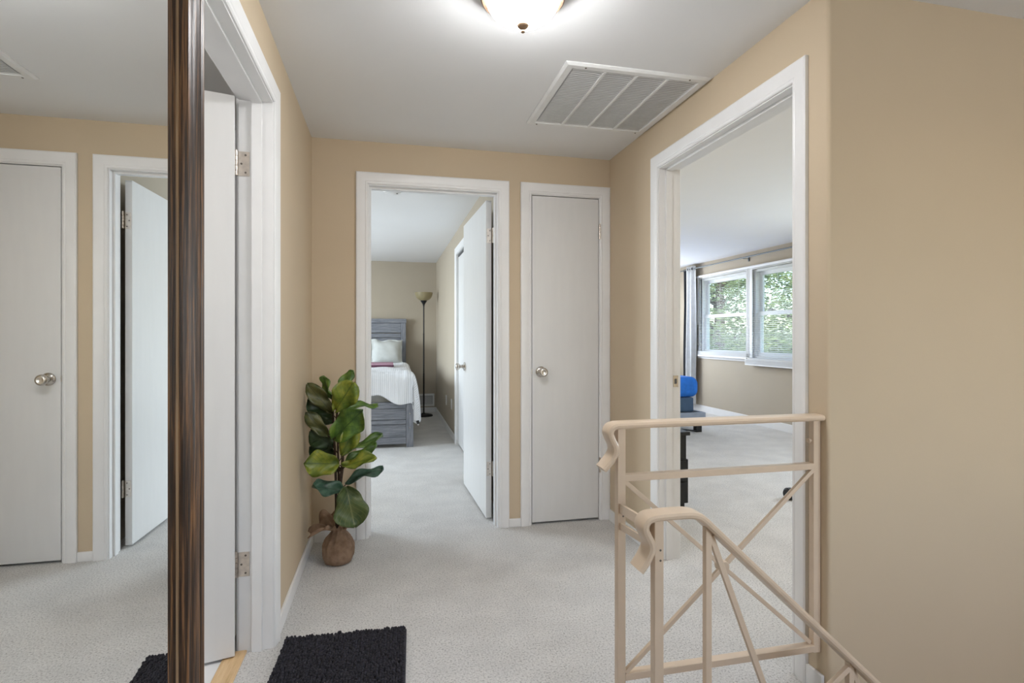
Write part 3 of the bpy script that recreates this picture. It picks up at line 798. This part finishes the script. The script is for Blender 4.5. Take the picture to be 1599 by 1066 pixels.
DUVET_TOP = max(p[2] for p in vv if -.6 < p[0] < .1 and 6.9 < p[1] < 7.3) + .004
dv = thing('duvet', 'white pinstriped duvet draped over the grey bed', 'duvet', (0, 0, 0))
dvm = mk_me('duvet_cover', me, 'duvet', dv, True, angle=80)
md = dvm.modifiers.new('thick', 'SOLIDIFY'); md.thickness = .02; md.offset = -1
md = dvm.modifiers.new('sub', 'SUBSURF'); md.levels = 1; md.render_levels = 1
bm = NB(); bar(bm, (.292, 5.640, .290), (.300, 5.636, .255), .03, .003, (0, 1, 0)); mk('care_tag', bm, 'tag_black', dv)

def pillow(name, label, cx, cy, cz, w, h, t, tilt, rz, mat, group=None):
    p = thing(name, label, 'pillow', (cx, cy, cz), rz, group)
    p.rotation_euler = (tilt, 0, rz)
    n = 22; vv, ff = [], []
    for sgn in (1, -1):
        for j in range(n + 1):
            for i in range(n + 1):
                u = 2 * i / n - 1; v = 2 * j / n - 1
                e = max(abs(u), abs(v)); body = max(0, (1 - (abs(u) / .88) ** 3.0)) ** .55 * max(0, (1 - (abs(v) / .86) ** 3.0)) ** .55 if abs(u) < .88 and abs(v) < .86 else 0
                pinch = 1 - .06 * (1 - u * u) * abs(v) ** 3; pinch2 = 1 - .05 * (1 - v * v) * abs(u) ** 3
                th = t / 2 * body + .004
                fl = .012 * math.sin(u * 9 + v * 5) * (1 if e > .86 else .25)
                vv.append((u * w / 2 * pinch2, -sgn * th + fl * .7, v * h / 2 * pinch + h / 2 + .012 * math.sin(u * 6) * (v > .8)))
    m_ = (n + 1) ** 2
    for s in range(2):
        for j in range(n):
            for i in range(n):
                a = s * m_ + j * (n + 1) + i; q = (a, a + 1, a + n + 2, a + n + 1)
                ff.append(q if s == 0 else tuple(reversed(q)))
    ring = [i for i in range(n + 1)] + [j * (n + 1) + n for j in range(1, n + 1)] + [n * (n + 1) + i for i in range(n - 1, -1, -1)] + [j * (n + 1) for j in range(n - 1, 0, -1)]
    for a, b_ in zip(ring, ring[1:] + ring[:1]): ff.append((a, a + m_, b_ + m_, b_))
    me = bpy.data.meshes.new('pillow_sham'); me.from_pydata(vv, [], ff)
    bm = bmesh.new(); bm.from_mesh(me); bmesh.ops.recalc_face_normals(bm, faces=bm.faces[:]); bm.to_mesh(me); bm.free()
    mk_me('pillow_sham', me, mat, p, True, angle=80)
pillow('pillow', 'flanged pale grey pillow leaning on the headboard nearest the floor lamp', -.020, 7.88, .735, .44, .40, .15, R(-22), 0, 'linen_pillow', 'bed pillows')
pillow('pillow', 'flanged pale grey pillow on the bed half hidden by the other pillow', -.40, 7.97, .735, .46, .38, .15, R(-20), R(4), 'linen_pillow', 'bed pillows')
bk = thing('folded_blanket', 'folded pink and plum fleece blanket lying on the striped duvet', 'blanket', (-.20, 7.10, DUVET_TOP))
for k, (mt_, z, x1) in enumerate((('plum_fleece', 0, .255), ('pink_fleece', .026, .250))):
    bm = NB(); prof = []
    for q in range(9):
        a = -PI / 2 + PI * q / 8; prof.append((x1 + .012 * math.cos(a), z + .012 + .012 * math.sin(a)))
    prof = [(-.38, z)] + prof + [(-.38, z + .024)]
    A = [bm.verts.new((x, -.17, zz)) for x, zz in prof]; B = [bm.verts.new((x, .17, zz)) for x, zz in prof]
    for i in range(len(prof)): bm.faces.new((A[i], A[(i + 1) % len(prof)], B[(i + 1) % len(prof)], B[i]))
    bm.faces.new(list(reversed(A))); bm.faces.new(B)
    mk('blanket_fold', bm, mt_, bk, True, angle=50)

# floor lamp, grille, outlets, ceiling fixture
fl = thing('floor_lamp', 'thin black torchiere floor lamp with tan bowl shade', 'lamp', (.500, 7.93, 0))
bm = NB(); lathe(bm, [(0, 0), (.13, 0), (.13, .012), (.115, .022), (.03, .030), (.016, .045), (0, .045)], seg=40); mk('lamp_base', bm, 'black_metal', fl, True, angle=40)
bm = NB(); lathe(bm, [(.0115, .04), (.0115, .60), (.0125, .602), (.0125, .61), (.0105, .612), (.0105, 1.18), (.0115, 1.182), (.0115, 1.19), (.0095, 1.192), (.0095, 1.60)], seg=16); mk('lamp_pole', bm, 'black_metal', fl, True)
bm = NB(); lathe(bm, [(.010, 1.58), (.012, 1.60), (.020, 1.625), (.042, 1.655), (.046, 1.672), (0, 1.672)], seg=28); mk('lamp_neck', bm, 'black_metal', fl, True, angle=50)
bm = NB(); lathe(bm, [(.040, 1.668), (.075, 1.680), (.105, 1.708), (.122, 1.745), (.130, 1.785), (.127, 1.785), (.118, 1.747), (.100, 1.712), (.072, 1.686), (0, 1.675)], seg=40, cap=False); mk('lamp_shade', bm, 'lamp_glass_tan', fl, True, angle=60)

gv = thing('wall_register', 'white wall register low on the bedroom wall beside the floor lamp', 'vent', (.53, BY, .095))
bm = NB(); mitre(bm, lambda a, z, h: Vector((a, -h, z)), -.125, .125, .025, .155, [(0, 0), (0, .007), (.004, .012), (.026, .010), (.030, 0)], True); mk('register_frame', bm, 'grille_white', gv)
bm = NB(); box(bm, -.124, .124, -.003, -.001, .026, .154); mk('register_backing', bm, 'grille_dark', gv)
bm = NB()
for k in range(26):
    x = -.120 + .24 * (k + .5) / 26; box(bm, x - .003, x + .003, -.008, -.002, .028, .152)
lv = mk('register_fins', bm, 'grille_white', gv); lv['kind'] = 'stuff'
for yy, zz, lab in ((6.80, .355, 'white wall outlet plate on the bedroom side wall nearer the floor lamp'), (6.22, .375, 'white wall outlet plate on the bedroom side wall nearer the closet door')):
    op = thing('outlet_plate', lab, 'outlet', (BX, yy, zz), group='bedroom outlet plates')
    boxes('plate', [(-.006, 0, -.038, .038, -.06, .06)], 'outlet_white', op, .002)
    for z in (-.026, .026): boxes('socket', [(-.0075, -.006, -.016, .016, z - .014, z + .014)], 'outlet_white', op, .001)
cf = thing('ceiling_disc', 'round white fixture on the bedroom ceiling inside the doorway', 'smoke detector', (.03, 4.22, H))
bm = NB(); lathe(bm, [(0, 0), (.07, 0), (.07, -.012), (.062, -.026), (.035, -.034), (0, -.034)], seg=36); mk('disc_body', bm, 'outlet_white', cf, True, angle=35)
bm = NB(); lathe(bm, [(.006, -.033), (.006, -.037), (0, -.037)], (.035, -.02, 0), seg=12); mk('indicator', bm, 'screw_dark', cf)

# bedroom unseen window, then windows added to carry fill lights
def simple_window(n, P, a0, a1, z0, z1, label):
    t = thing('window_%d' % n, label, 'window', kind='structure')
    bm = NB(); mitre(bm, P, a0 + .045, a1 - .045, z0 + .045, z1 - .045, [(0, .02), (0, .07), (.045, .07), (.045, .02)], True); mk('window_frame', bm, 'white_vinyl', t)
    bm = NB(); mitre(bm, P, a0, a1, z0, z1, [(0, -.012), (0, .0), (.06, .0), (.06, -.016)], True); mk('casing', bm, 'white_trim', t)
    return t
simple_window(3, lambda a, z, h: Vector((-2.9 - h, a, z)), 4.8, 7.1, .76, 2.0, 'unseen white framed bedroom window in the outer wall')
simple_window(4, lambda a, z, h: Vector((GX + h, a, z)), 2.35, 4.25, .82, 2.02, 'white framed guest room window added for fill light nearest the stair wall')
simple_window(6, lambda a, z, h: Vector((a, BY + h, z)), 2.25, 4.25, .85, 2.05, 'white framed guest room window added for fill light in the end wall')
simple_window(5, lambda a, z, h: Vector((a, -1.2 - h, z)), 1.0, 2.9, .7, 2.0, 'white framed landing window added for fill light')

# ------------------------------------------------------------------ guest room windows with blinds
def double_hung(n, y0, y1, label):
    t = thing('window_%d' % n, label, 'window', kind='structure')
    z0, z1 = WZ
    P = lambda a, z, h: Vector((GX + h, a, z))
    bm = NB(); mitre(bm, P, y0 + .03, y1 - .03, z0 + .03, z1 - .03, [(0, .02), (0, .14), (.03, .14), (.03, .02)], True); mk('window_frame', bm, 'white_vinyl', t)
    bm = NB(); mitre(bm, P, y0, y1, z0, z1, [(0, -.016), (0, .02), (.006, .02), (.055, 0), (.055, -.013)], True); mk('casing', bm, 'white_trim', t)
    bm = NB(); box(bm, GX - .05, GX + .06, y0 - .05, y1 + .05, z0 - .022, z0); mk('sill', bm, 'white_trim', t, bevel=.004)
    zm = (z0 + z1) / 2 + .005
    for (s0, s1, xo) in ((zm - .022, z1 - .03, .085), (z0 + .03, zm + .022, .05)):
        bm = NB(); mitre(bm, P, y0 + .078, y1 - .078, s0 + .048, s1 - .048, [(0, xo), (0, xo + .03), (.048, xo + .03), (.048, xo)], True); sa = mk('sash', bm, 'white_vinyl', t)
        bm = NB(); box(bm, GX + xo + .012, GX + xo + .018, y0 + .07, y1 - .07, s0 + .042, s1 - .042); mk('pane', bm, 'window_glass', sa)
    return t
double_hung(1, *W1, 'white double hung window beside the grey curtain in guest room')
double_hung(2, *W2, 'white double hung window further from the grey curtain in guest room')
def blind(y0, y1, z0, z1, x, label):
    t = thing('mini_blind', label, 'blind', (x, (y0 + y1) / 2, z1), group='guest room mini blinds')
    h = (y1 - y0) / 2; L = z1 - z0
    boxes('head_rail', [(-.014, .014, -h, h, -.028, 0)], 'blind_white', t, .002)
    boxes('bottom_rail', [(-.012, .012, -h, h, -L, -L + .014)], 'blind_white', t, .002)
    bm = NB(); n = int((L - .085) / .0235)
    for i in range(22): bar(bm, (0, -h, -L + .016 + i * .0030), (0, h, -L + .016 + i * .0030), .024, .0018)
    for i in range(n):
        z = -.038 - i * .0235; bar(bm, (0, -h, z), (0, h, z), .024, .0009, (-.22, 0, 1))
    sl = mk('slats', bm, 'blind_white', t); sl['kind'] = 'stuff'
    for f_ in (-.72, 0, .72):
        bm = NB(); box(bm, -.0008, .0008, f_ * h - .0008, f_ * h + .0008, -L, -.02); mk('ladder_cord', bm, 'blind_white', t)
    bm = NB(); tube(bm, [(-.02, h - .07, -.02), (-.021, h - .07, -L * .6)], .004, 8); mk('tilt_wand', bm, 'blind_white', t)
blind(W1[0] - .04, W1[1] + .05, .845, 2.075, GX - .034, 'white mini blind lowered over the window beside the grey curtain')
blind(W2[0] - .05, W2[1] + .06, .775, 2.065, GX - .070, 'white mini blind hanging lower over the window further from the curtain')
# curtain on its rod
cr = thing('curtain_rod', 'thin grey metal curtain rod above the guest room windows', 'curtain rod', (GX - .09, 6.3, 2.195))
bm = NB(); tube(bm, [(0, -1.75, 0), (0, 1.62, 0)], .009, 12); mk('rod', bm, 'rod_metal', cr, True)
for yy in (-1.70, .02, 1.52):
    bm = NB(); bar(bm, (0, yy, -.012), (.088, yy, -.012), .014, .006); box(bm, .080, .0888, yy - .012, yy + .012, -.045, .02); mk('rod_bracket', bm, 'rod_metal', cr)
for yy, ax in ((1.62, 1), (-1.75, -1)):
    bm = NB(); lathe(bm, [(.009, 0), (.016, .004), (.019, .018), (.014, .032), (0, .038)], (0, yy, 0), 'Y' if ax > 0 else '-Y', 16); mk('rod_finial', bm, 'rod_metal', cr, True)
ct = thing('curtain', 'pale blue grey grommet curtain panel hanging to the floor', 'curtain', (GX - .09, 7.64, .11))
def drape(name, y0, y1, folds, amp, x_off, z0, z1, mat):
    n = 60; vv, ff = [], []
    for j in range(15):
        z = z0 + (z1 - z0) * j / 14
        for i in range(n + 1):
            f_ = i / n
            vv.append((x_off + amp * math.sin(f_ * folds * 2 * PI + .4) * (.75 + .25 * math.sin(z * 2)), y0 + (y1 - y0) * f_ + .01 * math.sin(z * 3 + f_ * 8), z))
    for j in range(14):
        for i in range(n): a = j * (n + 1) + i; ff.append((a, a + 1, a + n + 2, a + n + 1))
    me = bpy.data.meshes.new(name); me.from_pydata(vv, [], ff); o = mk_me(name, me, mat, ct, True, angle=80)
    md = o.modifiers.new('thick', 'SOLIDIFY'); md.thickness = .003
drape('curtain_panel', -.17, .07, 2.0, .035, 0, 0, 2.13, 'curtain_grey')
drape('curtain_edge', .075, .17, 1.0, .02, .01, .02, 2.10, 'curtain_dark')  # near-black strip along the far edge of the panel
for yy in (-.10, .02):
    bm = NB(); lathe(bm, [(.014, -.005), (.024, -.005), (.024, .005), (.014, .005)], (0, yy, 2.085), 'Y', 20, cap=False); mk('grommet', bm, 'black_metal', ct, True)

# ------------------------------------------------------------------ guest room furniture
gb = thing('platform_bed', 'low grey blue platform bed in the guest room', 'bed', (2.95, 6.9, 0))
GY0 = 5.80
boxes('bed_rail', [(-.76, .755, GY0 - 6.9, GY0 - 6.9 + .035, .155, .245)], 'bed_board_blue', gb, .006)
for s in (-1, 1): boxes('side_rail', [(s * .755 - .03 * (s > 0), s * .755 + .03 * (s < 0), GY0 - 6.9 + .036, 1.15, .155, .245)], 'bed_board_blue', gb, .006)
for sx in (-.70, .66):
    for sy in (GY0 - 6.9 + .05, 1.05): boxes('leg', [(sx, sx + .075, sy, sy + .07, 0, .155)], 'black_wood', gb, .004)
bm = NB(); tube(bm, spline([(-.75, -1.0, .05), (.0, -1.03, .07), (.3, -1.04, .06), (.55, -1.045, .03), (.70, -1.045, .012)], 5), .010, 8); mk('support_bar', bm, 'black_metal', gb, True)
bs = tag(boxes('box_spring', [(-.70 + 2.95, .635 + 2.95, GY0 + .06, 7.95, .2455, .420)], 'box_spring', None, .02), 'dark slate blue box spring under the bright blue mattress', 'box spring')
mtb = thing('blue_mattress', 'mattress in a bright blue fitted sheet on the guest bed', 'mattress', (2.95, 6.9, .421))
bm = NB(); box(bm, -.72, .70, GY0 + .03 - 6.9, 1.06, 0, .245)
o = mk('fitted_sheet', bm, 'blue_sheet', mtb, True, .085, 80); o.modifiers['bevel'].segments = 6
# black cabinet near the doorway
cb = thing('black_cabinet', 'small black cabinet with overhanging top beside the guest room doorway', 'cabinet', (1.735, 3.45, 0))
cx0, cx1 = 1.50 - 1.735, 1.955 - 1.735
boxes('cabinet_body', [(cx0, cx1, -.16, .18, .33, .492)], 'black_wood', cb, .003)
boxes('cabinet_base', [(cx0, cx1 + .011, -.165, .185, .036, .33)], 'black_wood', cb, .003)
boxes('plinth', [(cx0, cx1 - .008, -.15, .17, 0, .036)], 'black_wood', cb)
boxes('cabinet_top', [(cx0, cx1 + .018, -.18, .20, .492, .517)], 'black_wood', cb, .003)
for k in range(2):
    dr = boxes('drawer', [(cx0 + .015, cx1 - .006, -.178, -.166, .05 + .14 * k, .18 + .14 * k)], 'black_wood', cb, .002)
    bm = NB(); lathe(bm, [(.006, 0), (.006, .012), (.012, .018), (0, .024)], ((cx0 + cx1) / 2, -.178, .115 + .14 * k), '-Y', 14); mk('drawer_knob', bm, 'black_metal', dr, True)
# small black hand weight, mostly hidden behind the casing
hw = thing('black_weight', 'small rounded black object on the guest room carpet behind the door casing', 'hand weight', (2.842, 3.30, .042))
for s in (-1, 1):
    bm = NB(); lathe(bm, [(0, 0), (.030, 0), (.042, .010), (.042, .040), (.030, .052), (0, .052)], (s * .050, 0, 0), 'X' if s > 0 else '-X', 24); mk('weight_head', bm, 'rubber_black', hw, True, angle=40)
bm = NB(); tube(bm, [(-.052, 0, 0), (0, 0, 0), (.052, 0, 0)], [.013, .016, .013], 12); mk('weight_handle', bm, 'black_metal', hw, True)

# ------------------------------------------------------------------ outdoors
struct('ground', [(GX + .3, 40, -15, 45, -2.9, -2.8)], 'ground_grass', 'grassy ground below the guest room windows', 'ground')
def tree(x, y, h, rx, rz, n, label, seed, zc):
    t = thing('yard_tree', label, 'tree', (x, y, -2.8), group='trees outside the guest room windows')
    bm = NB(); tube(bm, [(0, 0, 0), (.1, .05, h * .3), (0, -.1, h * .6), (.05, 0, h * .9)], [.22, .17, .12, .04], 10)
    rr = random.Random(seed)
    for k in range(11):
        a = rr.uniform(0, 2 * PI); z = h * rr.uniform(.28, .8); l = rx * rr.uniform(.5, .9)
        tube(bm, [(0, 0, z), (l * .5 * math.cos(a), l * .5 * math.sin(a), z + .3), (l * math.cos(a), l * math.sin(a), z + rr.uniform(.2, .9))], [.06, .04, .012], 6)
    mk('trunk', bm, 'bark', t, True, angle=80)
    vv, ff = [], []
    cl_ = [(rr.uniform(-1, 1), rr.uniform(-1, 1), rr.uniform(-1, 1)) for _ in range(70)]
    for k in range(n):
        c = cl_[k % 70]; l = math.sqrt(sum(q * q for q in c)) or 1; f_ = min(1, 1 / l)
        p = Vector((c[0] * f_ * rx + rr.gauss(0, .33), c[1] * f_ * rx + rr.gauss(0, .33), zc + c[2] * f_ * rz + rr.gauss(0, .26)))
        a = Vector((rr.gauss(0, 1), rr.gauss(0, 1), rr.gauss(0, .6))).normalized(); b_ = a.orthogonal().normalized()
        s = rr.uniform(.05, .10); i0 = len(vv)
        vv += [tuple(p - a * s), tuple(p + b_ * s * .45), tuple(p + a * s), tuple(p - b_ * s * .45)]
        ff.append((i0, i0 + 1, i0 + 2, i0 + 3))
    me = bpy.data.meshes.new('crown'); me.from_pydata(vv, [], ff)
    o = mk_me('crown', me, 'foliage', t); o['kind'] = 'stuff'
tree(7.9, 11.9, 6.6, 1.7, 1.9, 6500, 'leafy green yard tree seen through blinds beside the curtain', 11, 4.3)
tree(12.3, 14.4, 7.2, 2.0, 2.3, 6500, 'leafy green yard tree seen through blinds of the far window', 12, 4.4)
tree(14.0, 20.8, 8.5, 2.8, 3.0, 6500, 'taller green yard tree rising behind the nearer trees', 13, 4.8)
